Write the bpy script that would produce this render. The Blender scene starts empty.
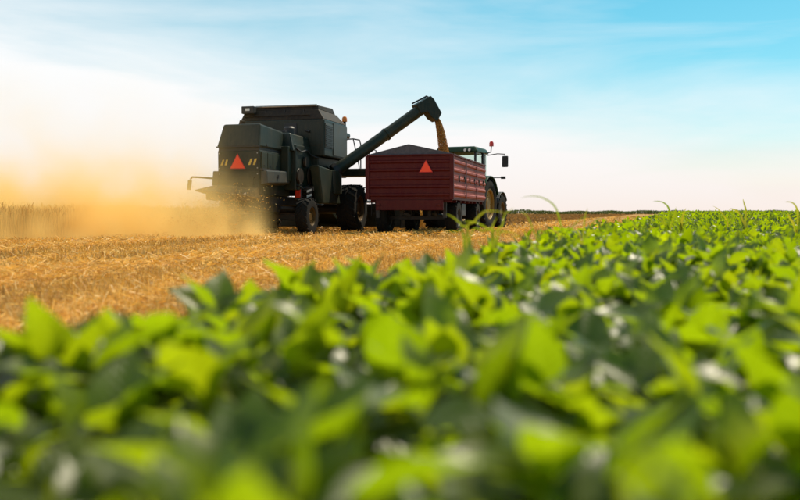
import bpy, bmesh, math, random
import numpy as np
from mathutils import Vector, Matrix, Euler, Quaternion

R = math.radians
sc = bpy.context.scene
C = sc.collection

# ------------------------------------------------------------------ camera
CAM_H = 0.64
cd = bpy.data.cameras.new('camera')
cam = bpy.data.objects.new('camera', cd)
C.objects.link(cam)
sc.camera = cam
cam.location = (0, 0, CAM_H)
cam.rotation_euler = (R(90) - math.atan(37 / 850), 0, 0)
cd.sensor_width = 36.0
cd.lens = 36.0 * 850 / 800
cd.clip_start = 0.02
cd.clip_end = 20000
cd.dof.use_dof = True
cd.dof.focus_distance = 24.5
cd.dof.aperture_fstop = 1.75
cd.dof.aperture_blades = 0

# ------------------------------------------------------------------ light
SUN_AZ, SUN_EL = R(40), R(53)          # azimuth measured from +Y towards +X
world = bpy.data.worlds.new('World')
sc.world = world
world.use_nodes = True
wn, wl = world.node_tree.nodes, world.node_tree.links
wn.clear()
wout = wn.new('ShaderNodeOutputWorld')
wbg = wn.new('ShaderNodeBackground')
wbg.inputs['Strength'].default_value = 0.088
sky = wn.new('ShaderNodeTexSky')
sky.sky_type = 'NISHITA'
sky.sun_disc = False
sky.sun_elevation = SUN_EL
sky.sun_rotation = SUN_AZ
sky.altitude = 100
sky.air_density = 1.0
sky.dust_density = 0.6
sky.ozone_density = 3.0
hs = wn.new('ShaderNodeHueSaturation')
hs.inputs['Saturation'].default_value = 1.62
hs.inputs['Hue'].default_value = 0.454
hs.inputs['Value'].default_value = 1.08
wl.new(sky.outputs[0], hs.inputs['Color'])
# thin high cirrus veil, a wispy noise over the whole dome, thicker towards the horizon
tc = wn.new('ShaderNodeTexCoord')
sep = wn.new('ShaderNodeSeparateXYZ')
wl.new(tc.outputs['Generated'], sep.inputs[0])
mp = wn.new('ShaderNodeMapping')
mp.inputs['Rotation'].default_value = (R(4), R(10), R(20))
mp.inputs['Scale'].default_value = (1.6, 1.6, 9.0)
mp.inputs['Location'].default_value = (0.35, 0.2, 0.15)
wl.new(tc.outputs['Generated'], mp.inputs['Vector'])
nz = wn.new('ShaderNodeTexNoise')
nz.inputs['Scale'].default_value = 1.7
nz.inputs['Detail'].default_value = 6
nz.inputs['Roughness'].default_value = 0.55
nz.inputs['Distortion'].default_value = 0.35
wl.new(mp.outputs[0], nz.inputs['Vector'])


def wmath(op, a, b=None, clamp=False):
    n = wn.new('ShaderNodeMath')
    n.operation = op
    n.use_clamp = clamp
    for i, x in enumerate((a, b)):
        if x is None:
            continue
        if isinstance(x, (int, float)):
            n.inputs[i].default_value = x
        else:
            wl.new(x, n.inputs[i])
    return n.outputs[0]


zc = wmath('MAXIMUM', sep.outputs['Z'], 0.0)
low = wmath('MULTIPLY', wmath('POWER', wmath('SUBTRACT', 1.0, zc, True), 5.5), 1.45)          # haze near the horizon
wisps = wmath('MULTIPLY', wmath('SUBTRACT', nz.outputs[0], 0.45), 1.1)
side = wmath('MULTIPLY', sep.outputs['X'], -1.0)                      # veil thins out towards the east
veil = wmath('MAXIMUM', wmath('ADD', wmath('ADD', low, wisps), side, True), 0.10)
VEIL_SOCKET = veil
ramp = wn.new('ShaderNodeMix')
ramp.data_type = 'RGBA'
wl.new(veil, ramp.inputs['Factor'])
wl.new(hs.outputs[0], ramp.inputs[6])
vc = wn.new('ShaderNodeMix')
vc.data_type = 'RGBA'
wl.new(wmath('POWER', wmath('SUBTRACT', 1.0, zc, True), 14.0), vc.inputs['Factor'])
vc.inputs[6].default_value = (9.6, 9.85, 10.0, 1)
vc.inputs[7].default_value = (9.4, 8.3, 7.7, 1)
wl.new(vc.outputs[2], ramp.inputs[7])
wl.new(ramp.outputs[2], wbg.inputs['Color'])
wl.new(wbg.outputs[0], wout.inputs[0])

sl = bpy.data.lights.new('sun', 'SUN')
sl.energy = 5.0
sl.angle = R(0.53)
sl.color = (1.0, 0.88, 0.67)
sun = bpy.data.objects.new('sun', sl)
C.objects.link(sun)
sdir = Vector((math.sin(SUN_AZ) * math.cos(SUN_EL), math.cos(SUN_AZ) * math.cos(SUN_EL), math.sin(SUN_EL)))
sun.rotation_euler = sdir.to_track_quat('Z', 'Y').to_euler()
sun.location = sdir * 60

sc.render.engine = 'CYCLES'
sc.view_settings.view_transform = 'Standard'
sc.view_settings.look = 'None'
sc.view_settings.exposure = 0.22
sc.view_settings.gamma = 1.0
sc.view_settings.use_curve_mapping = False
sc.cycles.use_denoising = True
sc.cycles.max_bounces = 10
sc.cycles.transmission_bounces = 6
sc.cycles.transparent_max_bounces = 8
sc.cycles.volume_bounces = 8
sc.cycles.caustics_reflective = False
sc.cycles.caustics_refractive = False

rng = np.random.default_rng(7)
random.seed(7)

# heading of the machines and of every crop row
TH = R(14.5)
HX, HY = math.sin(TH), math.cos(TH)


# ------------------------------------------------------------------ helpers
def link(o, parent=None):
    C.objects.link(o)
    if parent is not None:
        o.parent = parent
    return o


def tag(o, label=None, cat=None, group=None, kind=None):
    if label:
        o['label'] = label
    if cat:
        o['category'] = cat
    if group:
        o['group'] = group
    if kind:
        o['kind'] = kind
    return o


def empty(name, loc, rz=0.0):
    o = bpy.data.objects.new(name, None)
    o.empty_display_size = 0.2
    o.location = loc
    o.rotation_euler = (0, 0, rz)
    return link(o)


class MB:
    def __init__(s):
        s.bm = bmesh.new()

    def box(s, x0, x1, y0, y1, z0, z1):
        v = [s.bm.verts.new(p) for p in ((x0, y0, z0), (x1, y0, z0), (x1, y1, z0), (x0, y1, z0),
                                         (x0, y0, z1), (x1, y0, z1), (x1, y1, z1), (x0, y1, z1))]
        for f in ((3, 2, 1, 0), (4, 5, 6, 7), (0, 1, 5, 4), (1, 2, 6, 5), (2, 3, 7, 6), (3, 0, 4, 7)):
            s.bm.faces.new([v[i] for i in f])
        return s

    def hexa(s, low, high):
        """low, high: four points each, counter-clockwise seen from above"""
        v = [s.bm.verts.new(p) for p in list(low) + list(high)]
        for f in ((3, 2, 1, 0), (4, 5, 6, 7), (0, 1, 5, 4), (1, 2, 6, 5), (2, 3, 7, 6), (3, 0, 4, 7)):
            s.bm.faces.new([v[i] for i in f])
        return s

    def prism(s, pts, axis, a, b):
        """polygon pts in the two other axes (in xyz order), pushed from a to b along axis"""
        def mk(p, t):
            q = list(p)
            q.insert('xyz'.index(axis), t)
            return s.bm.verts.new(q)
        va = [mk(p, a) for p in pts]
        vb = [mk(p, b) for p in pts]
        n = len(pts)
        s.bm.faces.new(va[::-1])
        s.bm.faces.new(vb)
        for i in range(n):
            s.bm.faces.new((va[i], va[(i + 1) % n], vb[(i + 1) % n], vb[i]))
        return s

    def tube(s, pts, r, n=10, cap=True):
        pts = [Vector(p) for p in pts]
        rs = r if isinstance(r, (list, tuple)) else [r] * len(pts)
        rings = []
        up = Vector((0, 0, 1))
        for i, p in enumerate(pts):
            d = (pts[min(i + 1, len(pts) - 1)] - pts[max(i - 1, 0)]).normalized()
            a = d.cross(up)
            if a.length < 1e-3:
                a = d.cross(Vector((0, 1, 0)))
            a.normalize()
            b = a.cross(d).normalized()
            rings.append([s.bm.verts.new(p + (a * math.cos(2 * math.pi * k / n) + b * math.sin(2 * math.pi * k / n)) * rs[i]) for k in range(n)])
        for i in range(len(rings) - 1):
            for k in range(n):
                s.bm.faces.new((rings[i][k], rings[i][(k + 1) % n], rings[i + 1][(k + 1) % n], rings[i + 1][k]))
        if cap:
            s.bm.faces.new(rings[0][::-1])
            s.bm.faces.new(rings[-1])
        return s

    def lathe(s, prof, center, axis='x', n=40, cap=True):
        """prof: list of (radius, offset along axis)"""
        cx, cy, cz = center
        rings = []
        for r, o in prof:
            ring = []
            for k in range(n):
                a = 2 * math.pi * k / n
                if axis == 'x':
                    p = (cx + o, cy + r * math.cos(a), cz + r * math.sin(a))
                elif axis == 'y':
                    p = (cx + r * math.cos(a), cy + o, cz + r * math.sin(a))
                else:
                    p = (cx + r * math.cos(a), cy + r * math.sin(a), cz + o)
                ring.append(s.bm.verts.new(p))
            rings.append(ring)
        for i in range(len(rings) - 1):
            for k in range(n):
                s.bm.faces.new((rings[i][k], rings[i][(k + 1) % n], rings[i + 1][(k + 1) % n], rings[i + 1][k]))
        if cap:
            s.bm.faces.new(rings[0][::-1])
            s.bm.faces.new(rings[-1])
        return s

    def build(s, name, mat, parent=None, bevel=0.0, smooth=False):
        bmesh.ops.recalc_face_normals(s.bm, faces=s.bm.faces[:])
        me = bpy.data.meshes.new(name)
        s.bm.to_mesh(me)
        s.bm.free()
        me.materials.append(mat)
        if smooth:
            me.shade_smooth()
            me.set_sharp_from_angle(angle=R(35))
        o = link(bpy.data.objects.new(name, me), parent)
        if bevel > 0:
            m = o.modifiers.new('bevel', 'BEVEL')
            m.width = bevel
            m.segments = 2
            m.limit_method = 'ANGLE'
            m.angle_limit = R(30)
            m.harden_normals = False
        return o


def np_mesh(name, verts, faces, mat, cols=None, parent=None):
    me = bpy.data.meshes.new(name)
    me.from_pydata(verts.tolist(), [], faces.tolist())
    if cols is not None:
        at = me.attributes.new('tint', 'FLOAT_COLOR', 'POINT')
        at.data.foreach_set('color', np.ascontiguousarray(cols, dtype=np.float32).ravel())
    me.materials.append(mat)
    return link(bpy.data.objects.new(name, me), parent)


# ------------------------------------------------------------------ materials
def newmat(name):
    m = bpy.data.materials.new(name)
    m.use_nodes = True
    nt = m.node_tree
    return m, nt.nodes, nt.links, nt.nodes['Principled BSDF']


def noise(n, l, scale, detail=5, rough=0.55, coord='Object', stretch=None):
    t = n.new('ShaderNodeTexCoord')
    z = n.new('ShaderNodeTexNoise')
    z.inputs['Scale'].default_value = scale
    z.inputs['Detail'].default_value = detail
    z.inputs['Roughness'].default_value = rough
    src = t.outputs[coord]
    if stretch:
        mpn = n.new('ShaderNodeMapping')
        mpn.inputs['Scale'].default_value = stretch
        l.new(src, mpn.inputs['Vector'])
        src = mpn.outputs[0]
    l.new(src, z.inputs['Vector'])
    return z.outputs['Fac']


def ramp2(n, l, fac, p0, c0, p1, c1):
    r = n.new('ShaderNodeValToRGB')
    r.color_ramp.elements[0].position = p0
    r.color_ramp.elements[0].color = (*c0, 1)
    r.color_ramp.elements[1].position = p1
    r.color_ramp.elements[1].color = (*c1, 1)
    l.new(fac, r.inputs[0])
    return r.outputs[0]


def bump(n, l, b, fac, strength, dist):
    x = n.new('ShaderNodeBump')
    x.inputs['Strength'].default_value = strength
    x.inputs['Distance'].default_value = dist
    l.new(fac, x.inputs['Height'])
    l.new(x.outputs[0], b.inputs['Normal'])


def paint(name, col, dust=(0.22, 0.15, 0.08), amount=0.35, rough=0.42, scale=2.2, spec=0.3):
    """sheet-metal paint with field dust settled in uneven patches and streaks"""
    m, n, l, b = newmat(name)
    f1 = noise(n, l, scale, 6, 0.62)
    f2 = noise(n, l, scale * 7, 5, 0.6, stretch=(1, 1, 0.22))
    mul = n.new('ShaderNodeMath')
    mul.operation = 'MULTIPLY'
    l.new(f1, mul.inputs[0])
    l.new(f2, mul.inputs[1])
    mr = n.new('ShaderNodeMapRange')
    mr.inputs['From Min'].default_value = 0.16
    mr.inputs['From Max'].default_value = 0.42
    mr.inputs['To Max'].default_value = amount
    l.new(mul.outputs[0], mr.inputs[0])
    mx = n.new('ShaderNodeMix')
    mx.data_type = 'RGBA'
    l.new(mr.outputs[0], mx.inputs['Factor'])
    mx.inputs[6].default_value = (*col, 1)
    mx.inputs[7].default_value = (*dust, 1)
    l.new(mx.outputs[2], b.inputs['Base Color'])
    b.inputs['Specular IOR Level'].default_value = spec
    rr = n.new('ShaderNodeMapRange')
    rr.inputs['To Min'].default_value = rough
    rr.inputs['To Max'].default_value = min(1, rough + 0.45)
    l.new(mr.outputs[0], rr.inputs[0])
    l.new(rr.outputs[0], b.inputs['Roughness'])
    bump(n, l, b, f1, 0.05, 0.02)
    return m


def plain(name, col, rough=0.6, metal=0.0, var=0.25, scale=9.0):
    m, n, l, b = newmat(name)
    f = noise(n, l, scale, 4)
    lo = tuple(c * (1 - var) for c in col)
    hi = tuple(min(1, c * (1 + var)) for c in col)
    l.new(ramp2(n, l, f, 0.3, lo, 0.7, hi), b.inputs['Base Color'])
    b.inputs['Roughness'].default_value = rough
    b.inputs['Metallic'].default_value = metal
    return m


M = {}
M['green'] = paint('combine_green', (0.007, 0.015, 0.010), amount=0.13)
M['green2'] = paint('combine_green_dusty', (0.013, 0.021, 0.012), amount=0.13)
M['brown'] = paint('dusty_steel', (0.020, 0.015, 0.012), amount=0.18, rough=0.6, spec=0.15)
M['grey'] = paint('grey_panel', (0.050, 0.052, 0.045), amount=0.20)
M['rust'] = paint('straw_covered_steel', (0.10, 0.055, 0.025), dust=(0.40, 0.24, 0.10), amount=0.8)
M['black'] = plain('black_steel', (0.012, 0.012, 0.013), 0.55)
M['rubber'] = paint('tyre_rubber', (0.012, 0.012, 0.012), dust=(0.12, 0.085, 0.05), amount=0.14, rough=0.85, spec=0.15)
M['yellow'] = paint('wheel_yellow', (0.28, 0.15, 0.012), amount=0.30)
M['rim_dull'] = paint('dusty_wheel_yellow', (0.09, 0.048, 0.009), amount=0.30)
M['red'] = paint('trailer_red', (0.070, 0.002, 0.004), dust=(0.22, 0.09, 0.05), amount=0.16, rough=0.5, spec=0.2)
M['red_sunlit'] = paint('sunlit_trailer_red', (0.24, 0.012, 0.014), dust=(0.38, 0.17, 0.11), amount=0.55, rough=0.5, scale=1.6)  # lighter copy of the trailer red, grazing sun on the side walls painted in
M['tarp'] = plain('grey_canvas', (0.075, 0.075, 0.09), 0.9)
M['tractor'] = paint('tractor_green', (0.006, 0.035, 0.012), amount=0.10, rough=0.4, spec=0.2)
M['steel'] = plain('bare_steel', (0.35, 0.34, 0.32), 0.45, 0.7)
M['white'] = plain('white_paint', (0.70, 0.70, 0.66), 0.5)
M['stripe'] = plain('yellow_reflector', (0.62, 0.42, 0.05), 0.4)
M['amber'] = plain('amber_lens', (0.75, 0.20, 0.01), 0.25)
M['redlens'] = plain('red_lens', (0.65, 0.03, 0.01), 0.25)
M['orange'] = plain('fluorescent_orange', (1.0, 0.06, 0.006), 0.45, 0, 0.04)
M['orange_rim'] = plain('reflective_red', (0.55, 0.010, 0.006), 0.35, 0, 0.05)
m, n, l, b = newmat('cab_glass')
b.inputs['Base Color'].default_value = (0.75, 0.85, 0.80, 1)
b.inputs['Roughness'].default_value = 0.03
b.inputs['IOR'].default_value = 1.1
b.inputs['Transmission Weight'].default_value = 1.0
M['glass'] = m


def ground_mat(name, c0, c1, c2, s1=0.35, s2=14.0, bd=0.04):
    m, n, l, b = newmat(name)
    f1 = noise(n, l, s1, 5, 0.6)
    f2 = noise(n, l, s2, 8, 0.7)
    a = ramp2(n, l, f2, 0.3, c0, 0.72, c1)
    mx = n.new('ShaderNodeMix')
    mx.data_type = 'RGBA'
    mr = n.new('ShaderNodeMapRange')
    mr.inputs['From Min'].default_value = 0.35
    mr.inputs['From Max'].default_value = 0.7
    l.new(f1, mr.inputs[0])
    l.new(mr.outputs[0], mx.inputs['Factor'])
    l.new(a, mx.inputs[6])
    mx.inputs[7].default_value = (*c2, 1)
    l.new(mx.outputs[2], b.inputs['Base Color'])
    b.inputs['Roughness'].default_value = 0.95
    b.inputs['Specular IOR Level'].default_value = 0.15
    bump(n, l, b, f2, 0.8, bd)
    return m


M['ground'] = ground_mat('stubble_soil', (0.16, 0.075, 0.022), (0.46, 0.26, 0.075), (0.42, 0.22, 0.06))
M['soil'] = ground_mat('dark_field_soil', (0.030, 0.020, 0.012), (0.075, 0.048, 0.026), (0.05, 0.033, 0.018), 1.2, 18)
M['plough'] = ground_mat('ploughed_earth', (0.14, 0.070, 0.022), (0.24, 0.125, 0.042), (0.18, 0.092, 0.030), 0.12, 2.5, 0.15)
M['plough'].node_tree.nodes['Principled BSDF'].inputs['Specular IOR Level'].default_value = 0.0


def tinted(name, transl, tcol_gain=(1, 1, 1), rough=0.5, spec=0.3, objrandom=None, veins=False):
    """leaf or straw: reflects and lets light through"""
    m, n, l, b = newmat(name)
    if objrandom is None:
        a = n.new('ShaderNodeAttribute')
        a.attribute_name = 'tint'
        col = a.outputs['Color']
    else:
        oi = n.new('ShaderNodeObjectInfo')
        r = n.new('ShaderNodeValToRGB')
        el = r.color_ramp.elements
        el[0].position, el[0].color = 0.0, (*objrandom[0], 1)
        el[1].position, el[1].color = 1.0, (*objrandom[-1], 1)
        for i, c in enumerate(objrandom[1:-1]):
            e = el.new((i + 1) / (len(objrandom) - 1))
            e.color = (*c, 1)
        l.new(oi.outputs['Random'], r.inputs[0])
        f = noise(n, l, 22, 4)
        hv = n.new('ShaderNodeHueSaturation')
        mr = n.new('ShaderNodeMapRange')
        mr.inputs['To Min'].default_value = 0.7
        mr.inputs['To Max'].default_value = 1.3
        l.new(f, mr.inputs[0])
        l.new(mr.outputs[0], hv.inputs['Value'])
        l.new(r.outputs[0], hv.inputs['Color'])
        col = hv.outputs[0]
        if veins:
            # midrib along the leaf's own Y axis and slanting side veins, paler than the blade
            tcx = n.new('ShaderNodeTexCoord')
            sx = n.new('ShaderNodeSeparateXYZ')
            l.new(tcx.outputs['Object'], sx.inputs[0])

            def mm(op, a, b=None, cl=False):
                q = n.new('ShaderNodeMath')
                q.operation = op
                q.use_clamp = cl
                for i_, v_ in enumerate((a, b)):
                    if v_ is None:
                        continue
                    if isinstance(v_, (int, float)):
                        q.inputs[i_].default_value = v_
                    else:
                        l.new(v_, q.inputs[i_])
                return q.outputs[0]
            ax_ = mm('ABSOLUTE', sx.outputs[0])
            rib = mm('SUBTRACT', 1.0, mm('MULTIPLY', ax_, 700.0), True)
            sv = mm('SINE', mm('MULTIPLY', mm('SUBTRACT', sx.outputs[1], mm('MULTIPLY', ax_, .9)), 420.0))
            sv = mm('MULTIPLY', mm('SUBTRACT', sv, .86, True), 5.0, True)
            vm = mm('MULTIPLY', mm('MAXIMUM', rib, sv), .45)
            vx = n.new('ShaderNodeMix')
            vx.data_type = 'RGBA'
            l.new(vm, vx.inputs['Factor'])
            l.new(col, vx.inputs[6])
            vx.inputs[7].default_value = (.15, .19, .05, 1)
            col = vx.outputs[2]
            bp = n.new('ShaderNodeBump')
            bp.inputs['Strength'].default_value = .5
            bp.inputs['Distance'].default_value = .002
            bp.invert = True
            l.new(vm, bp.inputs['Height'])
            l.new(bp.outputs[0], b.inputs['Normal'])
    l.new(col, b.inputs['Base Color'])
    b.inputs['Roughness'].default_value = rough
    b.inputs['Specular IOR Level'].default_value = spec
    t = n.new('ShaderNodeBsdfTranslucent')
    g = n.new('ShaderNodeMix')
    g.data_type = 'RGBA'
    g.blend_type = 'MULTIPLY'
    g.inputs['Factor'].default_value = 1
    l.new(col, g.inputs[6])
    g.inputs[7].default_value = (*tcol_gain, 1)
    l.new(g.outputs[2], t.inputs['Color'])
    mix = n.new('ShaderNodeMixShader')
    mix.inputs[0].default_value = transl
    l.new(b.outputs[0], mix.inputs[1])
    l.new(t.outputs[0], mix.inputs[2])
    l.new(mix.outputs[0], n['Material Output'].inputs['Surface'])
    return m


LEAF = [(0.068, 0.100, 0.002), (0.084, 0.116, 0.002), (0.072, 0.104, 0.003), (0.098, 0.120, 0.003), (0.078, 0.108, 0.003), (0.104, 0.120, 0.004)]
LGAIN = (4.0, 4.0, 0.7)
M['leaf'] = tinted('soybean_leaf', 0.58, LGAIN, 0.37, 0.72, LEAF, veins=True)
M['leafmass'] = tinted('soybean_leaf_mass', 0.58, LGAIN, 0.39, 0.68)
M['stem'] = tinted('soybean_stem', 0.1, (2, 2, 1), 0.6, 0.3, [(0.10, 0.13, 0.02), (0.16, 0.16, 0.05)])
M['straw'] = tinted('straw', 0.30, (1.3, 1.15, 0.9), 0.5, 0.35)
M['wheat'] = tinted('standing_wheat', 0.30, (1.3, 1.15, 0.9), 0.6, 0.2)
M['grass'] = tinted('grass_blade', 0.45, (3.2, 3.0, 1.0), 0.45, 0.4, [(0.075, 0.125, 0.008), (0.13, 0.16, 0.012), (0.20, 0.18, 0.03)])
M['far'] = tinted('far_foliage', 0.25, (1.6, 1.6, 0.8), 0.7, 0.2)
M['grain'] = tinted('wheat_grain', 0.05, (1, 1, 1), 0.6, 0.2)


# ------------------------------------------------------------------ ground
def sheet(name, pts, z, mat, label, cat='ground'):
    me = bpy.data.meshes.new(name)
    me.from_pydata([(x, y, z) for x, y in pts], [], [list(range(len(pts)))])
    me.materials.append(mat)
    o = link(bpy.data.objects.new(name, me))
    tag(o, label, cat, kind='structure')
    return o


sheet('ground', [(-6000, -40), (6000, -40), (6000, 9000), (-6000, 9000)], 0.0, M['ground'],
      'golden stubble soil stretching away to the horizon')


def edge_x(y):            # where the soybeans begin
    return -1.15 + 0.324 * y - .16 * max(0.0, 1.9 - y) if np.isscalar(y) else -1.15 + 0.324 * y


sheet('soybean_soil', [(edge_x(-5) + .05, -5), (40, -5), (1400, 1500), (edge_x(1500), 1500)], 0.004, M['soil'],
      'dark soil under the soybean rows')
sheet('ploughed_field', [(-9, 40), (4.74, 40.3), (38.2, 154), (92, 366), (-60, 366)], 0.004, M['plough'],
      'brown ploughed strip beyond the tractor under the horizon')


# ------------------------------------------------------------------ machine parts shared
def wheel(parent, x, y, r, w, rim_r, side, lugs=22, lug_h=0.035, rim_mat=None, lug_parallel=False, steer=0.0, nseg=44):
    """side +1: outer face to the right"""
    rim_mat = rim_mat or M['yellow']
    # local build round origin, axis x
    hub = MB()
    hub.lathe([(0.02, side * w * .34), (0.11 * r / .5, side * w * .34), (0.13 * r / .5, side * w * .26), (rim_r * .88, side * w * .30),
               (rim_r * .88, side * w * .22), (0.02, side * w * .20)], (0, 0, 0), 'x', 28)
    for k in range(8):
        a = k * math.pi / 4
        p = Vector((side * w * .29, math.cos(a) * .17 * r / .5, math.sin(a) * .17 * r / .5))
        hub.tube([p - Vector((.03, 0, 0)), p + Vector((.03, 0, 0))], .018, 6)
    h = hub.build('wheel', rim_mat, parent, smooth=True)
    h.location = (x, y, r)
    h.rotation_euler = (0, 0, steer)
    rim = MB()
    q = rim_r
    prof = [(q * .86, -w * .12), (q * .90, -w * .40), (q * 1.02, -w * .44), (q * 1.03, -w * .46), (q * .97, -w * .46), (q * .82, -w * .14),
            (q * .82, w * .14), (q * .97, w * .46), (q * 1.03, w * .46), (q * 1.02, w * .44), (q * .90, w * .40), (q * .86, w * .12)]
    rings = rim.lathe(prof, (0, 0, 0), 'x', nseg, cap=False)
    rim.build('rim', rim_mat, h, smooth=True)
    ty = MB()
    rt = r - lug_h
    prof = [(q * .98, -w * .42), (q * 1.06, -w * .49), (q + (rt - q) * .5, -w * .52), (rt * .95, -w * .485), (rt * .99, -w * .40), (rt, -w * .2), (rt * 1.003, 0),
            (rt, w * .2), (rt * .99, w * .40), (rt * .95, w * .485), (q + (rt - q) * .5, w * .52), (q * 1.06, w * .49), (q * .98, w * .42)]
    ty.lathe(prof, (0, 0, 0), 'x', nseg, cap=False)
    # chevron bars
    for k in range(lugs):
        for sgn in (-1, 1):
            a0 = 2 * math.pi * (k + (0.5 if sgn > 0 else 0)) / lugs
            da = 2 * math.pi / lugs * (1.0 if not lug_parallel else 0.25)
            half = 2 * math.pi / lugs * .16
            P = []
            for (t, rr) in ((0.02, r), (0.50, r * .985), (0.515, r * .93)):
                for e in (-half, half):
                    a = a0 + da * t * 1.6 + e
                    P.append((sgn * w * t, math.cos(a) * rr, math.sin(a) * rr))
                    P.append((sgn * w * t * .985, math.cos(a) * rt * .97, math.sin(a) * rt * .97))
            v = [ty.bm.verts.new(p) for p in P]
            for i in (0, 4):
                A, A2, B, B2 = v[i], v[i + 1], v[i + 2], v[i + 3]
                Cc, C2, D, D2 = v[i + 4], v[i + 5], v[i + 6], v[i + 7]
                ty.bm.faces.new((A, Cc, D, B))
                ty.bm.faces.new((A, A2, C2, Cc))
                ty.bm.faces.new((B, D, D2, B2))
            ty.bm.faces.new((v[0], v[2], v[3], v[1]))
    ty.build('tyre', M['rubber'], h, smooth=True)
    return h


def triangle_sign(parent, x, y, z, size, name='slow_vehicle_triangle'):
    """rear-facing (towards -y) triangle"""
    hgt = size * .88
    p = MB().prism([(x - size / 2, z), (x + size / 2, z), (x, z + hgt)], 'y', y - .012, y)
    o = p.build(name, M['orange_rim'], parent)
    k = .86
    cz = z + hgt / 3
    pts = [(x + (px - x) * k, cz + (pz - cz) * k) for px, pz in ((x - size / 2, z), (x + size / 2, z), (x, z + hgt))]
    MB().prism(pts, 'y', y - .017, y - .0125).build('reflector', M['orange'], o)
    return o


def hazard_plate(parent, x0, x1, z0, z1, y, n_str, light, skew=.5, base=None):
    o = MB().box(x0, x1, y - .01, y, z0, z1).build('hazard_plate', base or M['black'], parent)
    w = (x1 - x0)
    hh = z1 - z0
    for k in range(n_str):
        a = x0 + w * (k + .15) / n_str
        bw = w / n_str * .45
        sk = min(w / n_str * skew, x1 - a - bw)
        MB().prism([(a, z0 + .01), (a + bw, z0 + .01), (a + bw + sk, z1 - .01), (a + sk, z1 - .01)], 'y', y - .013, y - .0105).build('stripe', light, o)
    return o


# ------------------------------------------------------------------ combine harvester
comb = empty('combine_harvester', (-4.40, 23.16, 0), -TH)
tag(comb, 'dark green combine harvester seen from behind, throwing straw and dust', 'combine harvester')
G, G2 = M['green'], M['green2']
# straw hood and rear body
hood = MB().hexa([(-.64, 0, 2.42), (.64, 0, 2.42), (.66, 1.72, 2.42), (-.66, 1.72, 2.42)],
                 [(-.50, .16, 3.07), (.60, .16, 3.07), (.62, 1.72, 2.98), (-.52, 1.72, 2.98)]).build('rear_hood', G, comb, .05)
MB().box(-.645, .645, -.012, .02, 2.42, 2.455).build('edge_trim', M['black'], hood, .006)
MB().box(-.60, .60, .06, 3.2, 2.33, 2.42).build('hood_gap', M['black'], comb)
rb = MB().box(-.62, .62, .05, 2.2, 1.12, 2.34).build('rear_body', G, comb, .02)
MB().box(-.60, .60, .028, .05, 1.80, 2.32).build('upper_rear_panel', G, rb, .008)
MB().box(-.60, .60, .030, .05, 1.16, 1.785).build('lower_rear_panel', G, rb, .008)
for x in (-.56, .56):
    for z in (1.25, 1.70, 1.86, 2.26):
        MB().lathe([(.016, 0), (.016, .014), (.006, .018)], (x, .012, z), 'y', 8).build('bolt', M['steel'], rb)
triangle_sign(comb, -.02, .027, 1.84, .47)
hazard_plate(comb, -.54, -.30, 1.93, 2.10, .027, 2, M['stripe'])
hazard_plate(comb, .27, .55, 1.93, 2.12, .027, 2, M['stripe'])
# side windows / access panels of the straw walker housing
for (y0, y1) in ((.12, .50), (.54, .86), (.90, 1.45)):
    o = MB().box(.62, .650, y0, y1, 1.86, 2.29).build('access_panel', M['green2'], comb, .008)
    MB().box(.650, .664, (y0 + y1) / 2 - .06, (y0 + y1) / 2 + .06, 1.93, 1.955).build('handle', M['black'], o)
MB().box(.62, .70, .06, 1.60, 1.80, 1.845).build('side_rail', M['black'], comb, .006)
sb = MB().hexa([(.60, .10, 1.40), (.82, .10, 1.44), (.84, 1.66, 1.50), (.60, 1.66, 1.42)],
               [(.60, .10, 1.79), (.80, .10, 1.79), (.82, 1.66, 1.83), (.60, 1.66, 1.83)]).build('side_cover', M['grey'], comb, .025)
MB().box(.835, .85, .78, .84, 1.60, 1.70).build('latch', M['black'], sb)
MB().hexa([(-.84, .10, 1.40), (-.60, .10, 1.40), (-.60, 1.66, 1.42), (-.84, 1.66, 1.42)],
          [(-.80, .10, 1.79), (-.60, .10, 1.79), (-.60, 1.66, 1.83), (-.82, 1.66, 1.83)]).build('side_cover', M['grey'], comb, .025)
# vertical posts and ducts between rear body and engine
MB().box(.62, .86, 1.50, 1.78, 1.55, 2.55).build('elevator_duct', G2, comb, .02)
MB().box(-.95, .98, 1.78, 3.1, 1.30, 2.62).build('separator_body', G, comb, .03)
MB().hexa([(-.72, 1.62, 2.42), (.98, 1.62, 2.42), (.98, 3.06, 2.42), (-.72, 3.06, 2.42)],
          [(-.66, 1.78, 3.02), (.80, 1.78, 2.96), (.90, 3.06, 2.90), (-.66, 3.06, 3.02)]).build('engine_cover', G, comb, .04)
MB().lathe([(.05, 0), (.17, .01), (.17, .42), (.13, .47), (.04, .47)], (.55, 2.35, 2.72), 'z', 20).build('air_cleaner', M['black'], comb, smooth=True)
MB().tube([(-1.15, 2.75, 2.6), (-1.15, 2.75, 3.35), (-1.12, 2.72, 3.46)], [.10, .10, .08], 14).build('exhaust_pipe', M['brown'], comb, smooth=True)
for k in range(5):
    MB().box(-.64 + .001 * k, .60, 1.92 + .22 * k, 2.02 + .22 * k, 2.99, 3.035).build('vent_slat', M['black'], comb, .004)
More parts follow.
